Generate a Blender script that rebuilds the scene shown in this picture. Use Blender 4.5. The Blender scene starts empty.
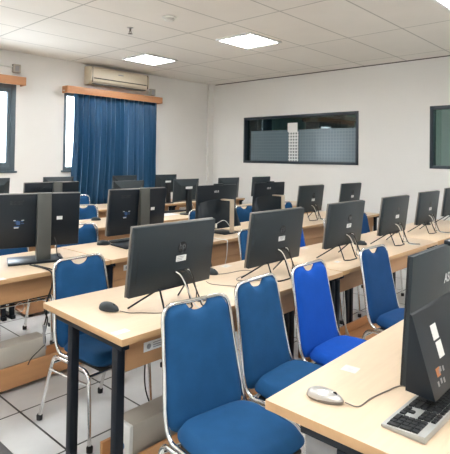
import bpy, bmesh, math, random
from mathutils import Vector, Matrix
random.seed(7)
PI = math.pi
C = bpy.context.scene.collection

# ------------------------------------------------------------------ materials
def newmat(name):
    m = bpy.data.materials.new(name); m.use_nodes = True
    nt = m.node_tree
    return m, nt, nt.nodes['Principled BSDF'], nt.nodes['Material Output']

def mat(name, col, rough=.5, metal=0., noise=0., scale=8., bump=0., bscale=200., spec=.5, stretch=(1, 1, 1), coat=0.):
    m, nt, b, out = newmat(name)
    b.inputs['Base Color'].default_value = (*col, 1)
    b.inputs['Roughness'].default_value = rough
    b.inputs['Metallic'].default_value = metal
    b.inputs['Specular IOR Level'].default_value = spec
    b.inputs['Coat Weight'].default_value = coat
    tc = nt.nodes.new('ShaderNodeTexCoord'); mp = nt.nodes.new('ShaderNodeMapping')
    mp.inputs['Scale'].default_value = stretch
    nt.links.new(tc.outputs['Object'], mp.inputs['Vector'])
    n = nt.nodes.new('ShaderNodeTexNoise'); n.inputs['Scale'].default_value = scale; n.inputs['Detail'].default_value = 6
    nt.links.new(mp.outputs[0], n.inputs['Vector'])
    r = nt.nodes.new('ShaderNodeMapRange')
    r.inputs['To Min'].default_value = 1 - noise; r.inputs['To Max'].default_value = 1 + noise
    r.inputs['From Min'].default_value = .25; r.inputs['From Max'].default_value = .75
    nt.links.new(n.outputs['Fac'], r.inputs['Value'])
    mx = nt.nodes.new('ShaderNodeVectorMath'); mx.operation = 'SCALE'
    mx.inputs[0].default_value = col
    nt.links.new(r.outputs[0], mx.inputs['Scale'])
    nt.links.new(mx.outputs[0], b.inputs['Base Color'])
    if bump:
        n2 = nt.nodes.new('ShaderNodeTexNoise'); n2.inputs['Scale'].default_value = bscale
        nt.links.new(tc.outputs['Object'], n2.inputs['Vector'])
        bp = nt.nodes.new('ShaderNodeBump'); bp.inputs['Strength'].default_value = bump; bp.inputs['Distance'].default_value = .002
        nt.links.new(n2.outputs['Fac'], bp.inputs['Height']); nt.links.new(bp.outputs[0], b.inputs['Normal'])
    return m

def emis(name, col, s):
    m, nt, b, out = newmat(name)
    b.inputs['Base Color'].default_value = (*col, 1)
    b.inputs['Emission Color'].default_value = (*col, 1)
    b.inputs['Emission Strength'].default_value = s
    return m

def gridmat(name, col, line, bw, bh, mortar, loc, rough, noise=.03, nscale=3., spec=.5, stain=None):
    m, nt, b, out = newmat(name)
    b.inputs['Roughness'].default_value = rough
    b.inputs['Specular IOR Level'].default_value = spec
    tc = nt.nodes.new('ShaderNodeTexCoord'); mp = nt.nodes.new('ShaderNodeMapping')
    mp.inputs['Location'].default_value = loc
    nt.links.new(tc.outputs['Object'], mp.inputs['Vector'])
    br = nt.nodes.new('ShaderNodeTexBrick'); br.offset = 0; br.squash = 1
    br.inputs['Scale'].default_value = 1
    br.inputs['Brick Width'].default_value = bw; br.inputs['Row Height'].default_value = bh
    br.inputs['Mortar Size'].default_value = mortar; br.inputs['Mortar Smooth'].default_value = .1
    br.inputs['Color1'].default_value = (*col, 1); br.inputs['Color2'].default_value = (*[c * .97 for c in col], 1)
    br.inputs['Mortar'].default_value = (*line, 1)
    nt.links.new(mp.outputs[0], br.inputs['Vector'])
    n = nt.nodes.new('ShaderNodeTexNoise'); n.inputs['Scale'].default_value = nscale; n.inputs['Detail'].default_value = 8
    nt.links.new(tc.outputs['Object'], n.inputs['Vector'])
    r = nt.nodes.new('ShaderNodeMapRange'); r.inputs['From Min'].default_value = .3; r.inputs['From Max'].default_value = .7
    r.inputs['To Min'].default_value = 1 - noise; r.inputs['To Max'].default_value = 1 + noise
    nt.links.new(n.outputs['Fac'], r.inputs['Value'])
    mx = nt.nodes.new('ShaderNodeVectorMath'); mx.operation = 'SCALE'
    nt.links.new(br.outputs['Color'], mx.inputs[0]); nt.links.new(r.outputs[0], mx.inputs['Scale'])
    last = mx.outputs[0]
    if stain:   # a brown water mark with a shape of its own
        sx, sy, rad = stain
        d = nt.nodes.new('ShaderNodeVectorMath'); d.operation = 'DISTANCE'
        d.inputs[1].default_value = (sx, sy, 0)
        nt.links.new(tc.outputs['Object'], d.inputs[0])
        ad = nt.nodes.new('ShaderNodeMath'); ad.operation = 'MULTIPLY_ADD'; ad.inputs[1].default_value = .25
        nt.links.new(n.outputs['Fac'], ad.inputs[0]); nt.links.new(d.outputs['Value'], ad.inputs[2])
        rr = nt.nodes.new('ShaderNodeMapRange'); rr.inputs['From Min'].default_value = rad; rr.inputs['From Max'].default_value = rad * 2.2
        rr.inputs['To Min'].default_value = .5; rr.inputs['To Max'].default_value = 0
        nt.links.new(ad.outputs[0], rr.inputs['Value'])
        mc = nt.nodes.new('ShaderNodeMix'); mc.data_type = 'RGBA'
        mc.inputs[7].default_value = (.34, .24, .15, 1)
        nt.links.new(rr.outputs[0], mc.inputs[0]); nt.links.new(last, mc.inputs[6]); last = mc.outputs[2]
    nt.links.new(last, b.inputs['Base Color'])
    bp = nt.nodes.new('ShaderNodeBump'); bp.inputs['Strength'].default_value = .3; bp.inputs['Distance'].default_value = .003; bp.invert = True
    nt.links.new(br.outputs['Fac'], bp.inputs['Height']); nt.links.new(bp.outputs[0], b.inputs['Normal'])
    return m

def glassmat(name, tint, gloss=.12, rough=.02):
    m, nt, b, out = newmat(name)
    nt.nodes.remove(b)
    t = nt.nodes.new('ShaderNodeBsdfTransparent'); t.inputs[0].default_value = (*tint, 1)
    g = nt.nodes.new('ShaderNodeBsdfGlossy'); g.inputs['Roughness'].default_value = rough
    mx = nt.nodes.new('ShaderNodeMixShader'); mx.inputs[0].default_value = gloss
    nt.links.new(t.outputs[0], mx.inputs[1]); nt.links.new(g.outputs[0], mx.inputs[2])
    nt.links.new(mx.outputs[0], out.inputs['Surface'])
    return m

M = {}
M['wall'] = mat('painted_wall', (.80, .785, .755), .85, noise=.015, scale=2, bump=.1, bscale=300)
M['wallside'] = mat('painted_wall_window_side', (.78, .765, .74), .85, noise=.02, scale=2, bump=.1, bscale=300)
M['ceil'] = gridmat('ceiling_tiles', (.80, .765, .71), (.47, .45, .41), 1.42, .68, .009, (-3.98 + 1.42 * 5, -2.246 + .68 * 10, 0), .9, .03, 1.5, stain=(2.62, 4.95, .14))
M['floor'] = gridmat('floor_tiles', (.70, .705, .70), (.03, .03, .03), .53, .53, .006, (-1.314 + .53 * 10, -2.805 + .53 * 10, 0), .32, .06, 5)
M['top'] = mat('maple_laminate', (.70, .535, .375), .36, noise=.045, scale=5, stretch=(1.2, 14, 14))
M['edge'] = mat('maple_edge_band', (.56, .335, .165), .45, noise=.04, scale=6, stretch=(1, 8, 8))
M['panel'] = mat('beech_panel', (.50, .27, .125), .5, noise=.05, scale=5, stretch=(1, 9, 9))
M['plank'] = mat('footboard_veneer', (.56, .285, .125), .45, noise=.08, scale=4, stretch=(1, 8, 8))
M['valance'] = mat('valance_veneer', (.52, .25, .12), .5, noise=.06, scale=4, stretch=(1, 6, 10))
M['blacksteel'] = mat('dark_painted_steel', (.004, .007, .013), .42, spec=.3, noise=.05)
M['chrome'] = mat('chrome', (.80, .79, .77), .14, 1.0, noise=.03)
M['rubber'] = mat('black_rubber', (.015, .015, .015), .7)
M['blue'] = mat('blue_upholstery', (.011, .074, .19), .85, noise=.10, scale=14, bump=.35, bscale=900, spec=.25)
M['brightblue'] = mat('bright_blue_upholstery', (.004, .075, .42), .85, noise=.06, scale=14, bump=.35, bscale=900, spec=.25)
M['darkblue'] = mat('deep_blue_upholstery', (.009, .058, .175), .85, noise=.08, scale=14, bump=.35, bscale=900, spec=.25)
M['case'] = mat('dark_grey_plastic', (.022, .031, .037), .42, spec=.4, noise=.06, bump=.15, bscale=900)
M['rim'] = mat('silver_bezel_edge', (.30, .27, .24), .35, .6)
M['black'] = mat('black_plastic', (.008, .010, .013), .35, noise=.05)
M['satinblack'] = mat('satin_black_plastic', (.007, .012, .018), .30, spec=.35, noise=.05)
M['olive'] = mat('grey_stand_plastic', (.075, .077, .070), .35, noise=.05)
M['screen'] = mat('switched_off_screen', (.006, .006, .008), .12)
M['silver'] = mat('brushed_silver', (.62, .60, .57), .32, .7, noise=.04)
M['champagne'] = mat('champagne_aluminium', (.66, .55, .42), .4, .5)
M['white'] = mat('white_label', (.82, .82, .80), .5)
M['grey'] = mat('grey_print', (.32, .32, .33), .5)
M['logo'] = mat('chrome_print', (.72, .72, .72), .4, 0)
M['fadedprint'] = mat('faded_logo_print', (.07, .075, .08), .4)
M['darklogo'] = mat('gloss_black_logo', (.008, .008, .009), .12)
M['bluesticker'] = mat('blue_sticker', (.035, .10, .26), .4)
M['orangesticker'] = mat('orange_sticker', (.55, .20, .07), .4)
M['beige'] = mat('beige_pc_case', (.44, .40, .34), .55, noise=.04)
M['pcwhite'] = mat('white_pc_front', (.72, .71, .67), .45)
M['pcslot'] = mat('drive_slot', (.20, .17, .14), .5)
M['ac'] = mat('cream_ac_plastic', (.66, .58, .45), .4)
M['acdark'] = mat('ac_louver_dark', (.07, .06, .05), .6)
M['frame'] = mat('grey_blue_window_frame', (.10, .135, .16), .4, .2)
M['darkframe'] = mat('dark_navy_window_frame', (.020, .032, .045), .35)
M['glass'] = glassmat('clear_glass', (.93, .97, 1), .06)
M['tglass'] = glassmat('tinted_glass', (.60, .70, .68), .05)
M['cablew'] = mat('white_cable', (.70, .68, .64), .5)
M['cableb'] = mat('black_cable', (.015, .015, .015), .5)
M['key'] = mat('black_keycap', (.018, .02, .022), .45)
M['kb'] = mat('silver_keyboard_shell', (.42, .42, .40), .4, .2)
M['lightframe'] = mat('white_lamp_frame', (.80, .80, .78), .5)
M['lamp'] = emis('led_diffuser', (.95, .98, 1.0), 9.5)
M['plate'] = mat('grey_floor_plate', (.13, .135, .14), .5, .3, noise=.05)
M['next'] = mat('next_room_paint', (.30, .37, .34), .8)
M['nextdark'] = mat('next_room_dark_cabinet', (.012, .022, .045), .5)
M['brown'] = mat('next_room_brown_beam', (.10, .08, .06), .6)

def curtainmat():
    m, nt, b, out = newmat('blue_curtain_fabric')
    b.inputs['Base Color'].default_value = (.018, .080, .165, 1); b.inputs['Roughness'].default_value = .38
    b.inputs['Sheen Weight'].default_value = 1.0; b.inputs['Sheen Tint'].default_value = (.35, .6, .9, 1); b.inputs['Sheen Roughness'].default_value = .35
    n = nt.nodes.new('ShaderNodeTexNoise'); n.inputs['Scale'].default_value = 400
    bp = nt.nodes.new('ShaderNodeBump'); bp.inputs['Strength'].default_value = .15
    nt.links.new(n.outputs['Fac'], bp.inputs['Height']); nt.links.new(bp.outputs[0], b.inputs['Normal'])
    t = nt.nodes.new('ShaderNodeBsdfTranslucent'); t.inputs[0].default_value = (.09, .28, .46, 1)
    mx = nt.nodes.new('ShaderNodeMixShader'); mx.inputs[0].default_value = .15
    nt.links.new(b.outputs[0], mx.inputs[1]); nt.links.new(t.outputs[0], mx.inputs[2])
    nt.links.new(mx.outputs[0], out.inputs['Surface'])
    return m
M['curtain'] = curtainmat()

def filmmat():
    # frosted privacy film printed with small square dots
    m, nt, b, out = newmat('dotted_privacy_film')
    tc = nt.nodes.new('ShaderNodeTexCoord')
    br = nt.nodes.new('ShaderNodeTexBrick'); br.offset = 0
    mp = nt.nodes.new('ShaderNodeMapping'); mp.inputs['Rotation'].default_value = (PI / 2, 0, PI / 2)
    sep = nt.nodes.new('ShaderNodeSeparateXYZ'); cmb = nt.nodes.new('ShaderNodeCombineXYZ')
    nt.links.new(tc.outputs['Object'], sep.inputs[0])
    nt.links.new(sep.outputs['Y'], cmb.inputs['X']); nt.links.new(sep.outputs['Z'], cmb.inputs['Y'])
    nt.links.new(cmb.outputs[0], br.inputs['Vector'])
    br.inputs['Scale'].default_value = 1; br.inputs['Brick Width'].default_value = .055; br.inputs['Row Height'].default_value = .055
    br.inputs['Mortar Size'].default_value = .009
    br.inputs['Color1'].default_value = (.115, .16, .185, 1); br.inputs['Color2'].default_value = (.12, .165, .19, 1)
    br.inputs['Mortar'].default_value = (.145, .195, .22, 1)
    nt.links.new(br.outputs['Color'], b.inputs['Base Color'])
    b.inputs['Roughness'].default_value = .22
    return m
M['film'] = filmmat(); M['greenfilm'] = mat('plain_green_film', (.13, .20, .185), .2)
def reflmat():  # bright reflection painted as pale lines around dark squares
    m, nt, b, out = newmat('painted_reflection_dots')
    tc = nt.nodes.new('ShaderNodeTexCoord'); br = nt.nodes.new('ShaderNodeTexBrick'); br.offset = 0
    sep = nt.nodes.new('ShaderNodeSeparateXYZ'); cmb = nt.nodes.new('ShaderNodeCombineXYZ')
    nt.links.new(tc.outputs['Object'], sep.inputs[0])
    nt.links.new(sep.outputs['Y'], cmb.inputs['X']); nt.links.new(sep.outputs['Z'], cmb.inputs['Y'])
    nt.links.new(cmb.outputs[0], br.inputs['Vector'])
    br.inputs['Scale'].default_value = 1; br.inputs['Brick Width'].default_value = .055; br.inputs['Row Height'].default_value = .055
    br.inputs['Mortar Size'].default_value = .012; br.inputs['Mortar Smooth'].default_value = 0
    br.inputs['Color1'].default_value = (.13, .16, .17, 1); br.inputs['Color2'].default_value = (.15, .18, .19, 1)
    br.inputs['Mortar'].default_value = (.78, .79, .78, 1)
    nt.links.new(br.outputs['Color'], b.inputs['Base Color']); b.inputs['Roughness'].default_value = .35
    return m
M['reflstrip'] = reflmat()

# ------------------------------------------------------------------ mesh helpers
class MB:
    def __init__(s): s.bm = bmesh.new(); s.idx = 0
    def _tag(s, faces, smooth=False):
        for f in faces: f.material_index = s.idx; f.smooth = smooth
    def box(s, x0, x1, y0, y1, z0, z1, bev=0., mtx=None, seg=2):
        t = bmesh.new()
        bmesh.ops.create_cube(t, size=1)
        for v in t.verts:
            v.co = Vector(((x0 + x1) / 2 + v.co.x * (x1 - x0), (y0 + y1) / 2 + v.co.y * (y1 - y0), (z0 + z1) / 2 + v.co.z * (z1 - z0)))
        if bev: bmesh.ops.bevel(t, geom=t.edges[:], offset=bev, segments=seg, affect='EDGES', profile=.5)
        s._merge(t, mtx, bev > 0); return s
    def _merge(s, t, mtx=None, smooth=False):
        if mtx: t.transform(mtx)
        vm = {v: s.bm.verts.new(v.co) for v in t.verts}
        for f in t.faces:
            try:
                g = s.bm.faces.new([vm[v] for v in f.verts]); g.material_index = s.idx; g.smooth = smooth
            except ValueError: pass
        t.free()
    def tube(s, pts, r, n=8, closed=False):
        pts = [Vector(p) for p in pts]
        N = len(pts); rings = []
        tang = []
        for i in range(N):
            if closed: d = pts[(i + 1) % N] - pts[i - 1]
            else: d = pts[min(i + 1, N - 1)] - pts[max(i - 1, 0)]
            tang.append(d.normalized())
        up = Vector((0, 0, 1)) if abs(tang[0].z) < .9 else Vector((1, 0, 0))
        nrm = (up - tang[0] * up.dot(tang[0])).normalized()
        for i in range(N):
            nrm = (nrm - tang[i] * nrm.dot(tang[i])).normalized()
            b = tang[i].cross(nrm)
            rr = r[i] if isinstance(r, (list, tuple)) else r
            rings.append([s.bm.verts.new(pts[i] + (nrm * math.cos(2 * PI * k / n) + b * math.sin(2 * PI * k / n)) * rr) for k in range(n)])
        fs = []
        for i in range(N if closed else N - 1):
            a, c = rings[i], rings[(i + 1) % N]
            for k in range(n): fs.append(s.bm.faces.new((a[k], a[(k + 1) % n], c[(k + 1) % n], c[k])))
        s._tag(fs, True)
        if not closed: s._tag([s.bm.faces.new(rings[0][::-1]), s.bm.faces.new(rings[-1])])
        return s
    def lathe(s, prof, n=20, mtx=None):     # profile of (r, z)
        t = bmesh.new(); rings = []
        for r, z in prof: rings.append([t.verts.new((r * math.cos(2 * PI * k / n), r * math.sin(2 * PI * k / n), z)) for k in range(n)])
        for a, b in zip(rings, rings[1:]):
            for k in range(n): t.faces.new((a[k], a[(k + 1) % n], b[(k + 1) % n], b[k]))
        t.faces.new(rings[0][::-1]); t.faces.new(rings[-1])
        s._merge(t, mtx, True); return s
    def prism(s, poly, h0, h1, axis='z', mtx=None, bev=0, smooth=False):   # poly in the plane across the axis
        t = bmesh.new()
        def P(a, b, h): return {'z': (a, b, h), 'x': (h, a, b), 'y': (a, h, b)}[axis]
        lo = [t.verts.new(P(a, b, h0)) for a, b in poly]; hi = [t.verts.new(P(a, b, h1)) for a, b in poly]
        n = len(poly)
        t.faces.new(lo[::-1]); t.faces.new(hi)
        for k in range(n): t.faces.new((lo[k], lo[(k + 1) % n], hi[(k + 1) % n], hi[k]))
        bmesh.ops.recalc_face_normals(t, faces=t.faces[:])
        if bev: bmesh.ops.bevel(t, geom=t.edges[:], offset=bev, segments=2, affect='EDGES', profile=.5)
        s._merge(t, mtx, smooth or bev > 0); return s
    def build(s, name, mats, parent=None, autosmooth=True):
        bmesh.ops.recalc_face_normals(s.bm, faces=s.bm.faces[:])
        me = bpy.data.meshes.new(name); s.bm.to_mesh(me); s.bm.free()
        for m in (mats if isinstance(mats, (list, tuple)) else [mats]): me.materials.append(m)
        o = bpy.data.objects.new(name, me); C.objects.link(o)
        if autosmooth:
            try: me.set_sharp_from_angle(angle=math.radians(40))
            except Exception: pass
        if parent: o.parent = parent
        return o

def fillet(pts, r, n=5):
    pts = [Vector(p) for p in pts]; out = [pts[0]]
    for i in range(1, len(pts) - 1):
        a, b, c = pts[i - 1], pts[i], pts[i + 1]
        d1 = (a - b); d2 = (c - b); rr = min(r, d1.length * .45, d2.length * .45)
        p, q = b + d1.normalized() * rr, b + d2.normalized() * rr
        for k in range(n + 1):
            t = k / n; out.append(p * (1 - t) ** 2 + b * 2 * t * (1 - t) + q * t * t)
    out.append(pts[-1]); return out
def spline(pts, n=8):
    P = [Vector(p) for p in pts]; P = [P[0] * 2 - P[1]] + P + [P[-1] * 2 - P[-2]]; out = []
    for i in range(1, len(P) - 2):
        for k in range(n):
            t = k / n
            out.append(.5 * ((2 * P[i]) + (-P[i - 1] + P[i + 1]) * t + (2 * P[i - 1] - 5 * P[i] + 4 * P[i + 1] - P[i + 2]) * t * t + (-P[i - 1] + 3 * P[i] - 3 * P[i + 1] + P[i + 2]) * t ** 3))
    out.append(P[-2]); return out

def tag(o, label=None, cat=None, group=None, kind=None):
    if label: o['label'] = label
    if cat: o['category'] = cat
    if group: o['group'] = group
    if kind: o['kind'] = kind
    return o
def empty(name, loc=(0, 0, 0), rz=0):
    o = bpy.data.objects.new(name, None); C.objects.link(o); o.location = loc; o.rotation_euler = (0, 0, rz); o.empty_display_size = .1
    return o
def copy_tree(o, parent=None):
    c = o.copy(); C.objects.link(c)
    if parent: c.parent = parent
    for ch in [k for k in bpy.data.objects if k.parent == o]: copy_tree(ch, c)
    return c
def struct(name, mb, m, parent=None, label=None):
    o = mb.build(name, m, parent)
    if not parent: o['kind'] = 'structure'
    return o

def textmesh(s, size, mtx, depth=.0006):
    """letters as a mesh, collected into an MB"""
    cu = bpy.data.curves.new('t', 'FONT'); cu.body = s; cu.size = size; cu.align_x = 'CENTER'; cu.align_y = 'CENTER'; cu.extrude = depth
    ob = bpy.data.objects.new('t', cu); C.objects.link(ob)
    dg = bpy.context.evaluated_depsgraph_get(); me = bpy.data.meshes.new_from_object(ob.evaluated_get(dg))
    mb = MB(); mb.bm.from_mesh(me); mb.bm.transform(mtx)
    bpy.data.objects.remove(ob); bpy.data.curves.remove(cu); bpy.data.meshes.remove(me)
    return mb

# ------------------------------------------------------------------ the setting
YW, XW, ZC = 7.0, 7.20, 3.0
X0, Y0 = -1.6, -1.6
struct('floor', MB().box(X0 - .2, XW + 3, Y0 - .2, YW + .2, -.1, 0), M['floor'])
# ceiling with real openings is not needed: the lamps hang flush below it
struct('ceiling', MB().box(X0 - .2, XW + 3, Y0 - .2, YW + .2, ZC, ZC + .1), M['ceil'])
W1 = (1.55, 3.12, 1.27, 2.52); W2 = (3.875, 5.66, 1.27, 2.50)
w = MB()
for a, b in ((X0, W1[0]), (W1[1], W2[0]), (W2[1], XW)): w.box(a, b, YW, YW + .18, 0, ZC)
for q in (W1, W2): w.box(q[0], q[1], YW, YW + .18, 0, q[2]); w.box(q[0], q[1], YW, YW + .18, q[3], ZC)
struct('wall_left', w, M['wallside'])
struct('wall_corner', MB().box(7.06, XW, YW - .05, YW, 0, ZC), M['wall'])
V3 = (3.70, 6.117, 1.41, 2.285); V4 = (.35, 2.575, 1.385, 2.29)
w = MB()
for a, b in ((Y0, V4[0]), (V4[1], V3[0]), (V3[1], YW + .18)): w.box(XW, XW + .14, a, b, 0, ZC)
for q in (V3, V4): w.box(XW, XW + .14, q[0], q[1], 0, q[2]); w.box(XW, XW + .14, q[0], q[1], q[3], ZC)
struct('wall_right', w, M['wall'])
struct('wall_front', MB().box(X0 - .15, X0, Y0, YW + .18, 0, ZC), M['wall'])
struct('wall_back', MB().box(X0 - .15, XW + .14, Y0 - .15, Y0, 0, ZC), M['wall'])
# next room seen through the interior glazing
w = MB().box(XW + 2.6, XW + 2.7, Y0, YW + .18, 0, ZC).box(XW + .14, XW + 2.6, Y0 - .1, Y0, 0, ZC).box(XW + .14, XW + 2.6, YW + .18, YW + .28, 0, ZC)
struct('wall_next_room', w, M['next'])
struct('shadow_gap_strip_1', MB().box(XW - .008, XW, Y0, 6.9, ZC - .014, ZC), M['acdark'])  # thin dark strip stands in for the shaded gap under the ceiling

def window(name, q, kind):
    x0, x1, z0, z1 = q
    f = MB(); t = .07 if kind == 0 else .035; y0, y1 = YW + .0, YW + .07
    f.box(x0, x0 + t, y0, y1, z0, z1, .004).box(x1 - t, x1, y0, y1, z0, z1, .004).box(x0 + t, x1 - t, y0, y1, z0, z0 + t, .004).box(x0 + t, x1 - t, y0, y1, z1 - t, z1, .004)
    xm = (x0 + x1) / 2
    f.box(xm - .03, xm + .03, y0, y1, z0 + t, z1 - t, .004)
    # inner sashes
    for a, b in ((x0 + t, xm - .03), (xm + .03, x1 - t)):
        s_ = .05 if kind == 0 else .02; ya, yb = y0 + .015, y1 - .01
        f.box(a, a + s_, ya, yb, z0 + t, z1 - t).box(b - s_, b, ya, yb, z0 + t, z1 - t).box(a + s_, b - s_, ya, yb, z0 + t, z0 + t + s_).box(a + s_, b - s_, ya, yb, z1 - t - s_, z1 - t)
    o = struct(name, f, M['frame'])
    MB().box(x0 + t, x1 - t, YW + .035, YW + .041, z0 + t, z1 - t).build('window_pane', M['glass'], o)
    MB().box(x0 - .03, x1 + .03, YW - .02, YW + .02, z0 - .03, z0, .004).build('window_sill', M['frame'], o)
    return o
window('window_1', W1, 0); window('window_2', W2, 1)

def inner_window(name, q, film_top, strip=None, film='film'):
    y0, y1, z0, z1 = q; t = .045
    f = MB(); xa, xb = XW - .015, XW + .12
    f.box(xa, xb, y0, y0 + t, z0, z1, .003).box(xa, xb, y1 - t, y1, z0, z1, .003).box(xa, xb, y0 + t, y1 - t, z0, z0 + t, .003).box(xa, xb, y0 + t, y1 - t, z1 - t, z1, .003)
    o = struct(name, f, M['darkframe'])
    MB().box(XW + .05, XW + .056, y0 + t, y1 - t, z0 + t, z1 - t).build('window_pane', M['tglass'], o)
    MB().box(XW + .040, XW + .047, y0 + t, y1 - t - .10, z0 + t, film_top).build('privacy_film', M[film], o)
    if strip:  # pale strip and patch paint a reflection onto the glazing
        MB().box(XW + .032, XW + .039, strip[0], strip[1], z0 + t, z1 - .30).build('reflection_strip', M['reflstrip'], o)
        MB().box(XW + .032, XW + .039, strip[0] + .02, strip[1] + .02, z1 - .30, z1 - .14).build('reflection_patch', M['white'], o)
    return o
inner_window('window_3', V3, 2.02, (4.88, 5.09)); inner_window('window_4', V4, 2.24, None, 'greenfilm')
# what stands in the next room
o = MB().box(XW + .4, XW + .9, 6.12, 7.1, 0, 2.6, .01).box(XW + .39, XW + .4, 6.15, 6.59, .1, 2.5).box(XW + .39, XW + .4, 6.62, 7.06, .1, 2.5).build('storage_cabinet', M['nextdark'])
tag(o, 'dark navy tall cabinet seen through the left end of the interior window', 'cabinet')
o = MB().box(XW + .6, XW + 1.1, 4.35, 5.1, 2.02, 2.20, .02).box(XW + .57, XW + .6, 4.4, 5.05, 2.05, 2.17, .005).build('wall_cupboard', [M['nextdark']])
MB().box(XW + .55, XW + 1.15, 4.25, 5.15, 2.20, 2.27, .005).build('cupboard_top', M['brown'], o)
MB().box(XW + .95, XW + 1.1, 4.5, 4.7, 2.27, ZC).build('hanging_bracket', M['brown'], o)
tag(o, 'dark hanging cupboard with brown top seen through upper right of the interior window', 'cupboard')

# ------------------------------------------------------------------ ceiling fittings
def ceiling_light(x, y, label, L=.62, W_=.58):
    t = empty('ceiling_light', (x, y, ZC))
    tag(t, label, 'ceiling light', 'square recessed lights in the tiled ceiling')
    f = MB()
    a, b = L / 2, W_ / 2
    f.box(-a, a, -b, -b + .03, -.022, 0, .003).box(-a, a, b - .03, b, -.022, 0, .003).box(-a, -a + .03, -b + .03, b - .03, -.022, 0, .003).box(a - .03, a, -b + .03, b - .03, -.022, 0, .003)
    f.build('lamp_frame', M['lightframe'], t)
    MB().box(-a + .03, a - .03, -b + .03, b - .03, -.012, -.004).build('diffuser', M['lamp'], t)
    g = MB()
    for k in range(1, 6):
        g.box(-a + .03 + (L - .06) * k / 6 - .006, -a + .03 + (L - .06) * k / 6 + .006, -b + .03, b - .03, -.020, -.012)
        g.box(-a + .03, a - .03, -b + .03 + (W_ - .06) * k / 6 - .006, -b + .03 + (W_ - .06) * k / 6 + .006, -.020, -.012)
    g.build('louver_grid', M['lightframe'], t)
    return t
ceiling_light(4.67, 5.88, 'lit square ceiling light nearest the curtain and air conditioner')
ceiling_light(4.72, 3.95, 'lit square ceiling light above the middle of the room, right of the smoke detector')
ceiling_light(4.80, 1.32, 'lit square ceiling light cut off at the top right corner of the photo')
for x in (-.2, 1.95):
    for y in (5.88, 3.95, 1.32, -.6): ceiling_light(x, y, 'lit square ceiling light out of frame above the front of the room')
ceiling_light(4.80, -.6, 'lit square ceiling light out of frame above the front of the room')

t = empty('smoke_detector', (3.39, 3.95, ZC)); tag(t, 'round cream smoke detector on the ceiling tiles', 'smoke detector')
MB().lathe([(.075, 0), (.075, -.012), (.065, -.018)], 24).build('base', M['pcwhite'], t)
MB().lathe([(.052, -.018), (.055, -.03), (.045, -.045), (.02, -.05), (.001, -.05)], 24).build('cap', M['pcwhite'], t)
t = empty('sprinkler_head', (3.38, 4.63, ZC)); tag(t, 'small dark fire sprinkler head hanging from the ceiling', 'sprinkler')
MB().lathe([(.035, 0), (.035, -.006), (.02, -.008)], 16).build('escutcheon', M['silver'], t)
MB().tube([(0, 0, -.006), (0, 0, -.045)], .010).tube([(.012, 0, -.04), (.016, 0, -.055), (0, 0, -.07)], .004, 6).tube([(-.012, 0, -.04), (-.016, 0, -.055), (0, 0, -.07)], .004, 6).build('frame', M['pcslot'], t)
MB().lathe([(.001, -.068), (.028, -.07), (.028, -.073), (.001, -.073)], 16).build('deflector', M['pcslot'], t)

# ------------------------------------------------------------------ wall fittings
def valance(x0, x1, z0, z1, label):
    d = .16
    o = MB().box(x0, x1, YW - d, YW - d + .018, z0, z1, .002).box(x0, x0 + .018, YW - d + .018, YW, z0, z1, .002).box(x1 - .018, x1, YW - d + .018, YW, z0, z1, .002).box(x0 + .018, x1 - .018, YW - d + .018, YW, z1 - .018, z1, .002).build('curtain_valance', M['valance'])
    tag(o, label, 'valance', 'wooden pelmets over the windows'); return o
valance(1.35, 3.19, 2.50, 2.62, 'wooden curtain pelmet at the left edge of the photo')
valance(3.84, 5.74, 2.475, 2.585, 'wooden curtain pelmet above the closed blue curtain')

# curtain: pleated cloth
t = empty('curtain', (0, 0, 0)); tag(t, 'closed blue pleated floor length curtain under the wooden pelmet', 'curtain')
cm = MB(); nx, nz = 340, 14; xa, xb, za, zb = 4.02, 5.68, .70, 2.50
rows = []
for j in range(nz + 1):
    z = zb + (za - zb) * j / nz; r_ = []
    for i in range(nx + 1):
        u = i / nx; ph = u * 17 * PI + .5 * math.sin(u * 13)
        amp = .062 * (.55 + .45 * min(1, j / 5)) * (1 + .25 * math.sin(u * 37 + 1))
        sn = abs(math.sin(ph + .12 * math.sin(j * .35 + u * 9))); y = YW - .045 - amp * 1.35 * sn ** .8 - .004 * math.sin(u * 91)
        x = xa + (xb - xa) * u + .012 * math.sin(2 * ph) - .10 * (1 - u) * (j / nz) ** 2 * .6
        r_.append(cm.bm.verts.new((x, y, z)))
    rows.append(r_)
for j in range(nz):
    for i in range(nx):
        f = cm.bm.faces.new((rows[j][i], rows[j][i + 1], rows[j + 1][i + 1], rows[j + 1][i])); f.smooth = True
c = cm.build('cloth', M['curtain'], t, False)
sm = c.modifiers.new('thickness', 'SOLIDIFY'); sm.thickness = .003
MB().tube([(3.82, YW - .075, 2.51), (5.64, YW - .075, 2.51)], .012).build('rail', M['silver'], t)
# air conditioner
t = empty('air_conditioner', (4.22, YW, 2.66)); tag(t, 'cream wall mounted split air conditioner above the curtain pelmet', 'air conditioner')
prof = [(0, 0), (-.12, 0), (-.19, .05), (-.205, .12), (-.20, .25), (-.17, .285), (0, .29)]
MB().prism(prof, 0, 1.17, 'x', bev=.008).build('housing', M['ac'], t)
MB().box(.06, 1.11, -.212, -.198, .085, .10, .002).build('air_slot', M['acdark'], t)
MB().box(.06, 1.11, -.185, -.10, .006, .018, .003, mtx=Matrix.Translation((0, 0, -.006))).build('louver', M['olive'], t)
MB().box(.52, .62, -.208, -.200, .19, .205, .002).build('badge', M['grey'], t)
MB().box(.03, .035, -.207, -.19, .03, .27).box(1.135, 1.14, -.207, -.19, .03, .27).build('panel_seam', M['acdark'], t)

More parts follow.
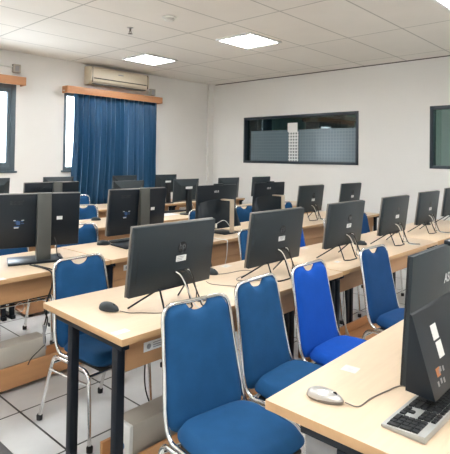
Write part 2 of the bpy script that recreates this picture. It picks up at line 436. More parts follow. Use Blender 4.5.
for x, z, lab in ((3.10, 2.69, 'small grey cable junction box above the left edge pelmet'), (5.60, 2.615, 'small grey cable junction box at the right end of the air conditioner')):
    t = empty('junction_box', (x, YW, z)); tag(t, lab, 'junction box', 'grey junction boxes on the window wall')
    MB().box(-.055, .055, -.06, 0, 0, .12, .006).build('box', M['silver'] if False else M['beige'], t)
    MB().box(-.03, .03, -.066, -.06, .02, .10, .002).build('cover', M['grey'], t)
    MB().tube(fillet([(-.05, -.02, .08), (-.15 if x > 4 else -.25, -.02, .08), (-.17 if x > 4 else -.45, -.02, .085)], .02), .012).build('conduit', M['pcwhite'], t)

# ------------------------------------------------------------------ furniture
D = .705
def make_table(L, lower=False, plate=True, row=0):
    t = empty('computer_table')
    m = MB(); m.box(0, L, 0, D, .72, .75, .0025)
    for f in m.bm.faces: f.material_index = 0 if abs(f.normal.z) > .9 or abs(f.calc_center_median().z - .7499) < .0004 else 1
    m.bm.normal_update()
    for f in m.bm.faces: f.material_index = 0 if f.normal.z > .5 else 1
    m.build('tabletop', [M['top'], M['edge']], t)
    p = MB().box(.075, L - .075, .075, .093, .575, .72, .001).build('modesty_panel', M['panel'], t)
    if lower:
        MB().box(.075, L - .075, .085, .10, .47, .572, .001).build('lower_panel', M['panel'], t)
    if plate:
        q = MB().box(.165, .30, .0715, .075, .632, .674, .0008).build('nameplate', M['white'], p)
        MB().lathe([(.012, 0), (.012, .001), (.001, .001)], 16, Matrix.Translation((.192, .0715, .653)) @ Matrix.Rotation(PI / 2, 4, 'X')).build('round_emblem', M['grey'], q)
        k = MB()
        for i, (a, b) in enumerate(((.215, .29), (.215, .28), (.215, .265))): k.box(a, b, .0705, .0715, .662 - i * .010, .666 - i * .010)
        k.build('printed_lines', M['grey'], q)
    if L > 1.5:      # middle support: twin legs on one short foot
        for x in (L / 2 - .052, L / 2 + .012): MB().box(x, x + .04, .42, .46, .03, .70, .003).build('leg', M['blacksteel'], t)
        MB().box(L / 2 - .06, L / 2 + .06, .40, .50, .004, .034, .003).build('foot_bar', M['blacksteel'], t)
    for x in (.008, L - .062):
        for y in (.045, .42): MB().box(x, x + .04, y, y + .04, .03, .695, .003).build('leg', M['blacksteel'], t)
        MB().box(x, x + .04, .015, .58, .695, .72, .003).build('top_rail', M['blacksteel'], t)
        MB().box(x, x + .04, .02, .50, 0.004, .034, .003).build('foot_bar', M['blacksteel'], t)
    MB().box(.06, L - .06, .43, .45, .66, .70, .002).build('cross_rail', M['blacksteel'], t)
    return t
protoT = {}
def table(x, y, rz, label, L=1.74, lower=False, plate=True):
    key = (L, lower, plate)
    if key not in protoT: o = protoT[key] = make_table(L, lower, plate)
    else: o = copy_tree(protoT[key])
    o.location = (x, y, 0); o.rotation_euler = (0, 0, rz)
    tag(o, label, 'table', 'maple computer tables in rows'); return o
table(1.215, .228, 0, 'nearest maple computer table, holding the silver mouse and keyboard', plate=False)
table(1.195, 1.655, -.025, 'maple computer table in the second row, its bare left corner with a dark mouse')
table(2.946, 1.622, -.014, 'maple computer table behind the bright blue chair in the second row', plate=False)
table(4.692, 1.605, -.014, 'far right maple computer table of the second row, near the long wall')
table(.30, 2.945, .02, 'maple computer table at left edge under the large column monitor')
table(2.05, 2.985, .02, 'maple computer table in the third row behind the nearest slim computer', lower=True)
table(3.80, 3.00, 0, 'maple computer table in the third row under the right silver arm monitor', lower=True)
table(5.55, 2.99, 0, 'short maple computer table at the wall end of the third row', L=.95, lower=True)
table(1.965, 4.40, 0, 'maple computer table in the fourth row left of the curtain end')
table(3.71, 4.40, 0, 'maple computer table in the fourth row with papers, middle of the room')
table(5.455, 4.40, 0, 'maple computer table in the fourth row nearest the interior window')
table(.215, 4.40, 0, 'maple computer table in the fourth row whose legs show at the left edge')
table(1.75, 5.88, 0, 'maple computer table in the last row below the curtain left side')
table(3.49, 5.88, 0, 'maple computer table in the last row below the curtain right side')
table(5.23, 5.88, 0, 'maple computer table in the last row in the far corner')

def pad_mesh(mb, outline_top, w0, w1, h, th, dip, dipw):
    """upholstered back pad; local u across, v up (0..h), front = -n"""
    NU, NV = 22, 18; F, B = [], []
    def pt(i, j):
        s = -1 + 2 * i / NU; t = j / NV
        wv = (w0 + (w1 - w0) * t) / 2
        # rounded corners
        rc = .055
        u = s * wv
        top = h
        bot = 0
        du = wv - abs(u)
        if du < rc:
            k = rc - math.sqrt(max(0, rc * rc - (rc - du) ** 2)); top -= k; bot += k * .8
        a = abs(u) / (dipw / 2)
        if a < 1: top -= dip * (1 - a * a) ** .6
        bot -= .012 * (1 - (u / wv) ** 2) * -1 * -1
        v = bot + (top - bot) * t
        e = min(1, min(du, v - bot, top - v) / .035)
        e = max(e, 0)
        return u, v, th / 2 * math.sqrt(1 - (1 - e) ** 2) + .004
    for j in range(NV + 1):
        fr, br = [], []
        for i in range(NU + 1):
            u, v, d = pt(i, j)
            fr.append(mb((u, v, -d))); br.append(mb((u, v, d)))
        F.append(fr); B.append(br)
    return F, B, NU, NV

def make_chair(fabric):
    t = empty('banquet_chair')
    lean = .19; zs = .425; H = .893
    def back(u, v, d):     # back plane coordinates to local: v measured up from the seat joint
        y = .085 + v * math.sin(lean) + d * math.cos(lean); z = zs + v * math.cos(lean) - d * math.sin(lean)
        return Vector((u, y, z))
    Lb = (H - zs) / math.cos(lean)
    # back pad
    m = MB()
    F, B, NU, NV = pad_mesh(lambda q: m.bm.verts.new(back(q[0], q[1] + .0, q[2])), None, .379, .326, Lb - .006, .038, .034, .115)
    fs = []
    for j in range(NV):
        for i in range(NU):
            fs.append(m.bm.faces.new((F[j][i], F[j][i + 1], F[j + 1][i + 1], F[j + 1][i])))
            fs.append(m.bm.faces.new((B[j][i], B[j + 1][i], B[j + 1][i + 1], B[j][i + 1])))
    for i in range(NU):
        fs.append(m.bm.faces.new((F[0][i], B[0][i], B[0][i + 1], F[0][i + 1]))); fs.append(m.bm.faces.new((F[NV][i], F[NV][i + 1], B[NV][i + 1], B[NV][i])))
    for j in range(NV):
        fs.append(m.bm.faces.new((F[j][0], F[j + 1][0], B[j + 1][0], B[j][0]))); fs.append(m.bm.faces.new((F[j][NU], B[j][NU], B[j + 1][NU], F[j + 1][NU])))
    for f in fs: f.smooth = True
    m.build('backrest', M[fabric], t, False)
    # back frame tube, one piece
    hw0, hw1 = .197, .170
    pts = [(-.197, -.10, .415), (-.199, .06, .412), tuple(back(-hw0, .06, 0)), tuple(back(-(hw0 + hw1) / 2, Lb * .5, 0)), tuple(back(-hw1, Lb, 0)), tuple(back(hw1, Lb, 0)), tuple(back((hw0 + hw1) / 2, Lb * .5, 0)), tuple(back(hw0, .06, 0)), (.199, .06, .412), (.197, -.10, .415)]
    MB().tube(fillet(pts, .060, 6), .0088, 10).build('back_frame', M['chrome'], t)
    # seat cushion
    m = MB(); N1, N2 = 20, 20; T, Bt = [], []
    y0, y1 = -.305, .075
    for j in range(N2 + 1):
        a, b = [], []
        for i in range(N1 + 1):
            s, q = -1 + 2 * i / N1, -1 + 2 * j / N2
            k = (abs(s) ** 5 + abs(q) ** 5) ** .2 if (s or q) else 0
            mx = max(abs(s), abs(q)); f = (mx / k) if k else 1
            sx, sy = s * f, q * f
            wid = .202 + .010 * (-sy)
            x = sx * wid; y = (y0 + y1) / 2 + sy * (y1 - y0) / 2
            e = max(0, min(1, (1 - mx) / .22)); g = math.sqrt(1 - (1 - e) ** 2)
            a.append(m.bm.verts.new((x, y, .447 + .036 * g - .010 * max(0, -sy) ** 3))); b.append(m.bm.verts.new((x * (.94 + .06 * (1 - g)), y, .437 - .022 * min(1, g * 1.5))))
        T.append(a); Bt.append(b)
    for j in range(N2):
        for i in range(N1):
            m.bm.faces.new((T[j][i], T[j][i + 1], T[j + 1][i + 1], T[j + 1][i])); m.bm.faces.new((Bt[j][i], Bt[j + 1][i], Bt[j + 1][i + 1], Bt[j][i + 1]))
    per = [(0, i) for i in range(N1)] + [(j, N1) for j in range(N2)] + [(N2, i) for i in range(N1, 0, -1)] + [(j, 0) for j in range(N2, 0, -1)]
    for k in range(len(per)):
        a, b = per[k], per[(k + 1) % len(per)]
        m.bm.faces.new((T[a[0]][a[1]], Bt[a[0]][a[1]], Bt[b[0]][b[1]], T[b[0]][b[1]]))
    for f in m.bm.faces: f.smooth = True
    m.build('seat', M[fabric], t, False)
    MB().box(-.17, .17, -.28, .03, .395, .413, .006).build('seat_pan', M['rubber'], t)
    # legs: each an own mesh, rear pair splayed back, front pair nearly upright
    for s in (-1, 1):
        r = MB().tube(fillet([(s * .200, -.06, .392), (s * .203, .10, .392), (s * .208, .222, .022)], .05, 6), .0105, 10).build('leg', M['chrome'], t)
        MB().lathe([(.016, 0), (.017, .025), (.013, .032)], 12, Matrix.Translation((s * .208, .224, 0))).build('rubber_foot', M['rubber'], r)
        f = MB().tube(fillet([(s * .200, -.06, .392), (s * .203, -.225, .388), (s * .208, -.250, .022)], .05, 6), .0105, 10).build('leg', M['chrome'], t)
        MB().lathe([(.016, 0), (.017, .025), (.013, .032)], 12, Matrix.Translation((s * .208, -.251, 0))).build('rubber_foot', M['rubber'], f)
        MB().tube([(s * .206, .135, .31), (s * .206, -.232, .325)], .007, 8).build('side_stretcher', M['chrome'], t)
    MB().tube([(-.205, .12, .345), (.205, .12, .345)], .008, 8).build('cross_bar', M['chrome'], t)
    MB().tube([(-.205, -.222, .365), (.205, -.222, .365)], .008, 8).build('cross_bar', M['chrome'], t)
    return t
protoC = {}
def chair(x, ytop, rz, label, fabric='blue', group='blue banquet chairs at the computer tables'):
    if fabric not in protoC: o = protoC[fabric] = make_chair(fabric)
    else: o = copy_tree(protoC[fabric])
    off = Vector((0, .178, 0)); off.rotate(Matrix.Rotation(rz, 3, 'Z'))
    o.location = (x - off.x, ytop - off.y, 0); o.rotation_euler = (0, 0, rz)
    tag(o, label, 'chair', group); return o
chair(1.462, 1.50, -.15, 'nearest blue banquet chair, its back the largest and furthest left of the near chairs')
chair(1.925, 1.55, .05, 'blue banquet chair between the nearest chair and the bright blue one')
chair(2.415, 1.555, 0, 'bright royal blue banquet chair, more vivid than the others', 'brightblue')
chair(3.195, 1.53, -.08, 'blue banquet chair right of the bright blue one, by the black near monitor', 'darkblue')
chair(1.565, 2.615, .06, 'blue banquet chair behind the bare left corner of the second table row')
chair(2.50, 2.64, 0, 'blue banquet chair hidden behind the nearest slim all-in-one computer')
chair(3.24, 2.66, 0, 'blue banquet chair peeking out left of the second slim computer')
chair(3.81, 2.65, 0, 'blue banquet chair peeking out right of the second slim computer', 'brightblue')
chair(4.52, 2.62, 0, 'blue banquet chair left of the third slim computer', 'brightblue')
chair(5.11, 2.62, 0, 'dark blue banquet chair peeking out right of the third slim computer', 'darkblue')
chair(1.74, 4.06, 0, 'blue banquet chair seen beneath the large left column monitor')
chair(2.31, 3.90, -.42, 'blue banquet chair in the third row between the two column monitors')
chair(3.13, 3.99, 0, 'blue banquet chair mostly hidden by the text logo column monitor')
chair(3.93, 4.00, 0, 'blue banquet chair just left of the left silver arm monitor')
chair(4.72, 4.00, 0, 'blue banquet chair between the two silver arm monitors')
chair(5.56, 3.98, 0, 'blue banquet chair just right of the right silver arm monitor')
chair(3.25, 5.36, -.5, 'blue banquet chair in the fourth row, middle of the three stacked backs by the curtain')
chair(4.0, 6.74, -.2, 'furthest blue banquet chair, right below the left part of the curtain')

# ------------------------------------------------------------------ foot boards and desktop PCs
def make_footboard():
    t = empty('foot_rest_board')
    MB().box(0, 1.52, 0, .018, .03, .165, .001).build('front_board', M['plank'], t)
    MB().box(0, 1.52, .018, .28, .03, .045, .001).build('shelf', M['plank'], t)
    MB().box(0, 1.52, .28, .298, .03, .11, .001).build('rear_board', M['plank'], t)
    for x in (.05, 1.43):
        for y in (.05, .23): MB().box(x, x + .04, y, y + .04, 0, .03).build('runner', M['rubber'], t)
    return t
fb = None
for x, y, rz, lab in ((1.36, 1.755, -.014, 'low wooden foot board under the nearest second row table, holding a pale desktop computer'),
                      (3.04, 1.735, -.014, 'low wooden foot board on the floor behind the bright blue chair'),
                      (.42, 3.03, .03, 'low wooden foot board at the left edge in front of a beige desktop computer'),
                      (2.16, 3.10, .02, 'low wooden foot board under the third row behind the chair at the bare corner'),
                      (2.08, 4.36, 0, 'low wooden foot board under the fourth row, right of the white coiled cable'),
                      (.32, 4.36, 0, 'low wooden foot board under the fourth row at the left edge of the photo')):
    if fb is None: fb = o = make_footboard()
    else: o = copy_tree(fb)
    o.location = (x, y, 0); o.rotation_euler = (0, 0, rz); tag(o, lab, 'foot rest', 'wooden foot boards under the tables')

def make_pc(slot):
    t = empty('desktop_computer')
    MB().box(0, .40, 0, .125, 0, .235, .004).build('case', M['beige'], t)
    f = MB().box(-.022, 0, -.002, .127, -.0, .237, .005).build('front_panel', M['pcwhite'], t)
    # round blue swirl emblem with the letters on it
    MB().lathe([(.020, 0), (.020, .0015), (.001, .0015)], 20, Matrix.Translation((-.022, .055, .135)) @ Matrix.Rotation(-PI / 2, 4, 'Y')).build('emblem', M['bluesticker'], f)
    R = Matrix.Translation((-.0242, .055, .135)) @ Matrix(((0, 0, -1, 0), (-1, 0, 0, 0), (0, 1, 0, 0), (0, 0, 0, 1)))
    textmesh('hp', .03, R).build('emblem_letters', M['white'], f)
    if slot:
        MB().box(.12, .30, -.003, 0, .095, .112).box(.28, .298, -.006, -.003, .095, .112).build('drive_slot', M['pcslot'], t)
    v = MB()
    for k in range(6): v.box(-.024, -.022, .02, .10, .03 + k * .010, .034 + k * .010)
    v.build('air_vents', M['grey'], f)
    return t
o = make_pc(False); o.location = (1.37, 1.80, .0455); tag(o, 'pale desktop computer with blue round emblem, lying on the nearest foot board', 'computer', 'desktop computers on the foot boards')
o = make_pc(True); o.location = (1.22, 3.085, .0455); o.rotation_euler = (0, 0, .03); o.scale = (1, 1, 1.03)
tag(o, 'beige desktop computer with a drive slot on the left edge foot board', 'computer', 'desktop computers on the foot boards')

# ------------------------------------------------------------------ computers
def tiltm(z, tilt):      # local frame of a panel: origin at centre of its bottom edge, x across, y towards user, z up the panel
    return Matrix.Translation((0, 0, z)) @ Matrix.Rotation(tilt, 4, 'X')
BACKTXT = lambda u, v, y: Matrix.Translation((u, y, v)) @ Matrix.Rotation(PI / 2, 4, 'X')

def rounded_panel(mb, w, h, th, mtx, r=.008):
    mb.box(-w / 2, w / 2, -th, 0, 0, h, r if r < th / 2 else th * .45, mtx); return mb

def make_hp():
    t = empty('all_in_one_computer'); W, H, z = .53, .33, .100; m = tiltm(z, .125)
    # rounded wedge back
    b = MB(); b.prism([(-.268 + .003, 0.0), (-.262, 0), (-.262, .33), (-.265, .33)], 0, .001, 'y', m) if False else None
    p = MB(); p.box(-W / 2, W / 2, -.024, 0, 0, H, .006, m)
    for f in p.bm.faces: pass
    pan = p.build('display_housing', M['case'], t)
    MB().box(-W / 2 - .002, W / 2 + .002, 0, .010, -.001, H + .002, .002, m).build('bezel', M['rim'], t)
    MB().box(-W / 2 + .008, W / 2 - .008, .010, .0115, .02, H - .008, 0, m).build('screen', M['screen'], t)
    MB().box(-W / 2 + .030, -W / 2 + .033, -.0250, -.0235, .06, .22, 0, m).build('side_groove', M['black'], t)
    lg = MB().lathe([(.029, 0), (.029, .0012), (.001, .0012)], 28, m @ Matrix.Translation((.04, -.024, .205)) @ Matrix.Rotation(PI / 2, 4, 'X')).build('logo_disc', M['darklogo'], t)
    textmesh('hp', .045, m @ BACKTXT(.04, .212, -.0258)).build('logo_letters', M['fadedprint'], lg)
    lb = MB().box(.005, .072, -.0252, -.024, .135, .165, 0, m).build('label', M['white'], t)
    k = MB()
    for i in range(3): k.box(.012, .06 - .008 * i, -.0258, -.0252, .157 - .008 * i, .1595 - .008 * i, 0, m)
    k.build('label_print', M['grey'], lb)
    MB().box(.0, .11, -.0255, -.022, .075, .092, .001, m).build('port_recess', M['black'], t)
    w = .0045
    for s in (-1, 1):
        MB().tube(fillet([(s * .088, -.075, .005), (s * .088, -.030, .115), (s * .165, .115, .005)], .014), w, 8).build('stand_leg', M['blacksteel'], t)
    MB().tube(fillet([(-.088, -.078, .0048), (-.05, -.105, .0048), (.05, -.105, .0048), (.088, -.078, .0048)], .02), w, 8).build('stand_loop', M['blacksteel'], t)
    MB().tube([(-.088, -.034, .108), (.088, -.034, .108)], w, 8).build('stand_bar', M['blacksteel'], t)
    P = lambda u, v, y: tuple(m @ Vector((u, y, v)))
    MB().tube(spline([P(.012, .085, -.022), P(.03, .06, -.055), (.075, -.10, .03), (.09, -.14, .005), (.10, -.22, .004)]), .0035, 6).build('white_cable', M['cablew'], t)
    MB().tube(spline([P(.045, .085, -.022), P(.07, .075, -.06), (.12, -.09, .05), (.125, -.12, .005), (.16, -.20, .004)]), .004, 6).tube(spline([P(.07, .085, -.022), P(.085, .09, -.05), (.12, -.07, .08), (.15, -.05, .01), (.24, -.06, .004)]), .003, 6).build('black_cables', M['cableb'], t)
    MB().tube(spline([P(.09, .085, -.022), P(.10, .07, -.045), (.14, -.08, .03), (.15, -.14, .005), (.16, -.21, .004)]), .0028, 6).build('silver_cable', M['cablew'], t)
    return t
hp = None
HPG = 'slim dark all-in-one computers'
for x, y, rz, lab in ((1.615, 1.85, .0, 'large slim dark all-in-one computer nearest the camera, on the second row'),
                      (2.475, 1.855, 0, 'slim dark all-in-one computer behind the chair left of the bright blue one'),
                      (3.345, 1.855, 0, 'slim dark all-in-one computer behind the bright blue chair'),
                      (4.225, 1.85, 0, 'slim dark all-in-one computer above the chair right of the bright blue one'),
                      (5.175, 1.90, 0, 'slim dark all-in-one computer second from the right edge in the long row'),
                      (6.18, 1.98, 0, 'slim dark all-in-one computer cut by the right edge in the long row'),
                      (5.13, 3.30, 0, 'slim dark all-in-one computer in the third row under the interior window'),
                      (6.06, 3.26, 0, 'slim dark all-in-one computer at the wall end of the third row')):
    if hp is None: hp = o = make_hp()
    else: o = copy_tree(hp)
    o.location = (x, y, .75); o.rotation_euler = (0, 0, rz); tag(o, lab, 'computer', HPG)

def make_acer():
    t = empty('column_monitor'); W, H, z = .585, .38, .10; m = tiltm(z, .10)
    MB().box(-W / 2, W / 2, -.026, 0, 0, H, .006, m).build('display_housing', M['satinblack'], t)
    MB().box(-W / 2 - .002, W / 2 + .002, 0, .012, -.001, H + .003, .002, m).build('bezel', M['rim'], t)
    MB().box(-W / 2 + .01, W / 2 - .01, .012, .0135, .03, H - .01, 0, m).build('screen', M['screen'], t)
    # tapering column from the base to the top edge
    c = MB(); c.prism([(-.040, .010), (-.095, .010), (-.092, .12), (-.090, .483), (-.066, .483), (-.045, .28), (-.034, .11)], -.01, .085, 'x', bev=.004)
    c.build('stand_column', M['olive'], t)
    MB().prism([(-.20, -.15), (.17, -.15), (.19, .10), (-.18, .10)], .001, .014, 'z', bev=.004).build('stand_base', M['satinblack'], t)
    textmesh('acer', .055, m @ BACKTXT(-.14, .325, -.0265)).build('logo_letters', M['black'], t)
    lb = MB().box(.13, .17, -.0275, -.026, .19, .215, 0, m).build('label', M['white'], t)
    k = MB(); k.box(-.14, -.115, -.0272, -.026, .165, .19, 0, m); 
    for a, b, c_, d in ((-.155, -.125, .19, .195), (-.15, -.13, .178, .182), (-.155, -.12, .150, .157), (-.11, -.095, .185, .19), (-.11, -.09, .172, .176)): k.box(a, b, -.028, -.0265, c_, d, 0, m)
    k.build('sticker', M['bluesticker'], t)
    k = MB()
    for a, b, c_, d in ((-.16, -.145, .196, .20), (-.155, -.125, .142, .149), (-.108, -.09, .195, .199)): k.box(a, b, -.0282, -.0262, c_, d, 0, m)
    k.build('sticker_print', M['white'], t)
    P = lambda u, v, y: tuple(m @ Vector((u, y, v)))
    MB().tube(spline([P(.12, .06, -.026), P(.13, .02, -.05), (.14, -.05, .03), (.16, -.10, .016)]), .003, 6).build('cable', M['cableb'], t)
    return t
ac = None
for x, y, lab in ((1.665, 3.36, 'large black column monitor at the left edge with blue sticker'),
                  (2.555, 3.38, 'black column monitor with letters on its back, left of the nearest slim computer'),
                  (2.46, 4.68, 'black column monitor in the fourth row, peeking over the large left one')):
    if ac is None: ac = o = make_acer()
    else: o = copy_tree(ac)
    o.location = (x, y, .75); o.rotation_euler = (0, 0, -.30 if x < 2 else 0); tag(o, lab, 'computer monitor', 'black monitors on wide column stands')

def make_asus(near):
    t = empty('arm_stand_computer'); W, H = (.62, .394) if near else (.57, .41)
    z = .065; m = tiltm(z, .055)
    MB().box(-W / 2, W / 2, -.011, 0, 0, H, .002, m).build('display_housing', M['case'] if near else M['satinblack'], t)
    MB().box(-W / 2 - .001, W / 2 + .001, 0, .006, -.001, H + .001, .001, m).build('bezel', M['black'], t)
    MB().box(-W / 2 + .008, W / 2 - .008, .008, .0095, .05, H - .008, 0, m).build('screen', M['screen'], t)
    u0 = .0 if near else -.055
    cmod = MB().box(u0, u0 + .125, -.020, .004, H - .004, H + .014, .003, m).build('webcam_module', M['satinblack'], t)
    MB().lathe([(.004, 0), (.004, .001), (.001, .001)], 12, m @ Matrix.Translation((u0 + .06, .0045, H + .006)) @ Matrix.Rotation(-PI / 2, 4, 'X')).build('webcam_lens', M['screen'], cmod)
    # wedge shaped lower chassis with an arched top
    c = MB(); t2 = c.bm; n = 24; F = []
    for i in range(n + 1):
        s = -1 + 2 * i / n; x = s * (W / 2 - .001)
        e = 1 - max(0, (abs(s) - .85) / .15) ** 3 * .35
        zt = .219 if near else (.235 + .03 * (1 - s * s)) * e
        F.append([t2.verts.new(m @ Vector(q)) for q in ((x, -.011, -.012), (x, -.100, -.012), (x, -.018, zt - .004), (x, -.015, zt), (x, -.009, zt + .003))])
    for i in range(n):
        for k in range(5): 
            f = t2.faces.new((F[i][k], F[i + 1][k], F[i + 1][(k + 1) % 5], F[i][(k + 1) % 5]))
    t2.faces.new(F[0][::-1]); t2.faces.new(F[n])
    ch = c.build('lower_chassis', M['satinblack'], t)
    lg = textmesh('ASUS', .047 if near else .03, m @ BACKTXT(.030 if near else -.02, .278 if near else .345, -.0135))
    lg.build('logo_letters', M['logo'], t)
    # point on the sloping chassis face
    def fp(u, v, off=.0):
        a = Vector((u, -.100, -.012)); b = Vector((u, -.018, .215)); d = (b - a).normalized(); nn = Vector((0, -d.z, d.y))
        return a + d * v + nn * off
    def card(mb, u0, u1, v0, v1, off=.001):
        q = [m @ fp(u0, v0, off), m @ fp(u1, v0, off), m @ fp(u1, v1, off), m @ fp(u0, v1, off)]; q2 = [m @ fp(u0, v0, 0), m @ fp(u1, v0, 0), m @ fp(u1, v1, 0), m @ fp(u0, v1, 0)]
        A = [mb.bm.verts.new(v) for v in q]; B_ = [mb.bm.verts.new(v) for v in q2]
        mb.bm.faces.new(A); mb.bm.faces.new(B_[::-1])
        for k in range(4): mb.bm.faces.new((A[k], B_[k], B_[(k + 1) % 4], A[(k + 1) % 4]))
    if near:
        k = MB(); card(k, -.205, -.160, .145, .190); card(k, -.198, -.155, .090, .138); k.build('label', M['white'], ch)
        k = MB(); card(k, -.250, -.222, .050, .074); k.build('orange_sticker', M['orangesticker'], ch)
        k = MB()
        for u, v in ((-.103, .036), (-.138, .036), (-.125, .04), (-.165, .008), (-.14, .010), (-.118, .006)): card(k, u - .095, u - .085, v + .018, v + .032)
        k.build('certification_marks', M['grey'], ch)
    else:
        k = MB(); card(k, -.135, -.09, .07, .12); k.build('label', M['white'], ch)
        k = MB().box(-.12, -.105, -.125, -.108, .06, .105, .002); k.build('white_plug', M['cablew'], t)
        MB().tube(spline([(-.112, -.115, .10), (-.02, -.15, .13), (.06, -.19, .02), (.09, -.22, .004)]), .0028, 6).build('white_cable', M['cablew'], t)
    # bent strip stand
    s_ = MB().prism([(-.05, .335), (-.05, .322), (-.175, .322), (-.175, .008), (-.188, .008), (-.188, .335)], .02, .075, 'x', bev=.002) if not near else MB().prism([(-.05, .335), (-.05, .322), (-.16, .322), (-.16, .008), (-.173, .008), (-.173, .335)], .04, .095, 'x', bev=.002)
    s_.build('stand_arm', M['champagne'], t)
    MB().box(.03 if near else -.08, .17 if near else .14, -.21, .03, .001, .010, .003).build('stand_base', M['satinblack'], t)
    return t
nas = make_asus(True); nas.location = (1.780, .606, .75)
tag(nas, 'big black all-in-one computer at the right edge, nearest the camera', 'computer', 'black all-in-one computers on bent strip stands')
fas = make_asus(False); fas.location = (3.57, 3.40, .75); tag(fas, 'black all-in-one computer with silver bent arm, left of the pair in the third row', 'computer', 'black all-in-one computers on bent strip stands')
o = copy_tree(fas); o.location = (4.46, 3.42, .75); tag(o, 'black all-in-one computer with silver bent arm, right of the pair in the third row', 'computer', 'black all-in-one computers on bent strip stands')

def make_dell():
    t = empty('office_monitor'); W, H, z = .44, .30, .165; m = tiltm(z, .08)
    MB().box(-W / 2, W / 2, -.02, 0, 0, H, .004, m).build('bezel', M['case'], t)
    MB().box(-W / 2 + .015, W / 2 - .015, 0, .002, .015, H - .015, 0, m).build('screen', M['screen'], t)
    b = MB(); a, c_, d = (W / 2 - .006, H - .006, -.02), (W / 2 - .085, H - .075, -.055), None
    v0 = [b.bm.verts.new(m @ Vector(q)) for q in ((-W / 2 + .006, -.02, .006), (W / 2 - .006, -.02, .006), (W / 2 - .006, -.02, H - .006), (-W / 2 + .006, -.02, H - .006))]
    v1 = [b.bm.verts.new(m @ Vector(q)) for q in ((-W / 2 + .085, -.058, .03), (W / 2 - .085, -.058, .03), (W / 2 - .085, -.058, H - .08), (-W / 2 + .085, -.058, H - .08))]
    b.bm.faces.new(v1); b.bm.faces.new(v0[::-1])
    for k in range(4): b.bm.faces.new((v0[k], v0[(k + 1) % 4], v1[(k + 1) % 4], v1[k]))
    b.build('back_shell', M['case'], t, False)
    MB().box(-.05, .07, -.060, -.058, .175, .205, 0, m).build('label', M['white'], t)
    MB().prism([(-.055, .33), (-.10, .33), (-.12, .015), (-.07, .015)], -.035, .035, 'x', bev=.004).build('neck', M['black'], t)
    MB().lathe([(.11, .001), (.11, .010), (.10, .015), (.001, .016)], 28, Matrix.Translation((0, -.07, 0))).build('base', M['black'], t)
    MB().tube(spline([(.03, -.06, .20), (.05, -.12, .10), (.04, -.18, .01), (.08, -.22, .004)]), .003, 6).build('white_cable', M['cablew'], t)
    return t
de = None
for x, y, s, lab in ((3.47, 4.76, 1.0, 'small grey monitor behind the text logo column monitor, in front of the curtain'),
                  (4.40, 4.76, 1.0, 'small grey monitor with white label in the fourth row, right of the curtain'),
                  (5.24, 4.76, 1.0, 'small grey monitor top peeking over the left silver arm monitor'),
                  (6.00, 4.76, 1.0, 'small grey monitor top peeking over the right silver arm monitor'),
                  (2.44, 6.13, 1.0, 'small grey monitor at the left edge of the photo in the last row'),
                  (3.32, 6.13, 1.0, 'small grey monitor below the left curtain edge in the last row'),
                  (4.40, 6.13, 1.0, 'small grey monitor directly below the curtain in the last row'),
                  (5.22, 6.13, 1.0, 'small grey monitor with white label in the last row beside the curtain right edge')):
    if de is None: de = o = make_dell()
    else: o = copy_tree(de)
    o.location = (x, y, .75); tag(o, lab, 'computer monitor', 'small grey office monitors in the back rows')

# ------------------------------------------------------------------ mice and keyboards
def make_mouse(top, base, L=.115, Wd=.062, h=.036, slim=1.0):
    t = empty('computer_mouse')
    def shell(z0, scale, f):
        m = MB(); N, K = 20, 24; rings = []
        for j in range(1, N // 2 + 1):
            a = PI / 2 * j / (N // 2); rings.append([])
            for k in range(K):
                b = 2 * PI * k / K; x = math.sin(a) * math.cos(b); y = math.sin(a) * math.sin(b); zz = math.cos(a)
                px = x * L / 2 * scale; py = y * Wd / 2 * scale * (1 - .10 * x)
                hh = h * (zz ** .75) * (1 - .22 * x - .12 * x * x)
                rings[-1].append(m.bm.verts.new((px, py, z0 + hh * f)))
        c = m.bm.verts.new((0, 0, z0 + h * f))
        for k in range(K): m.bm.faces.new((c, rings[0][k], rings[0][(k + 1) % K]))
        for a, b in zip(rings, rings[1:]):
            for k in range(K): m.bm.faces.new((a[k], b[k], b[(k + 1) % K], a[(k + 1) % K]))
        m.bm.faces.new(rings[-1][::-1])
        for q in m.bm.faces: q.smooth = True
        return m
    shell(.008, .985, .86 * slim).build('top_shell', M[top], t)
    MB().lathe([(.94, .001), (1.0, .004), (1.0, .009), (.97, .0105)], 32, Matrix.Diagonal((L / 2, Wd / 2, 1, 1))).build('base_shell', M[base], t)
    w = MB().lathe([(.006, -.003), (.0075, 0), (.006, .003)], 16, Matrix.Translation((L * .27, 0, .008 + h * .56 * slim)) @ Matrix.Rotation(PI / 2, 4, 'X')).build('scroll_wheel', M['rubber'], t)
    return t
nm = make_mouse('silver', 'pcslot', .118, .060, .036, .85); nm.location = (1.345, .798, .75); nm.rotation_euler = (0, 0, -1.35)
tag(nm, 'silver grey mouse on the nearest table', 'mouse')
dm = make_mouse('case', 'black')
MG = 'dark computer mice'
for i, (x, y, r, lab) in enumerate(((1.378, 2.02, -1.3, 'dark mouse on the bare left corner of the second row table'),
        (2.262, 2.19, -1.4, 'dark mouse just right of the nearest slim all-in-one computer'),
        (3.16, 2.20, -1.5, 'dark mouse just right of the second slim computer'),
        (3.98, 2.02, -1.0, 'dark mouse just left of the fourth slim computer, behind a chair back'),
        (4.86, 2.10, -.4, 'dark mouse between the fourth and fifth slim computers'),
        (5.78, 2.10, -.4, 'dark mouse between the two slim computers nearest the right edge'),
        (2.35, 3.54, -.3, 'dark mouse on the third row table beside a black keyboard'),
        (3.17, 4.94, -.3, 'dark mouse on the fourth row table behind two chair backs'),
        )):
    o = dm if i == 0 else copy_tree(dm)
    o.location = (x, y, .75); o.rotation_euler = (0, 0, r); tag(o, lab, 'mouse', MG)

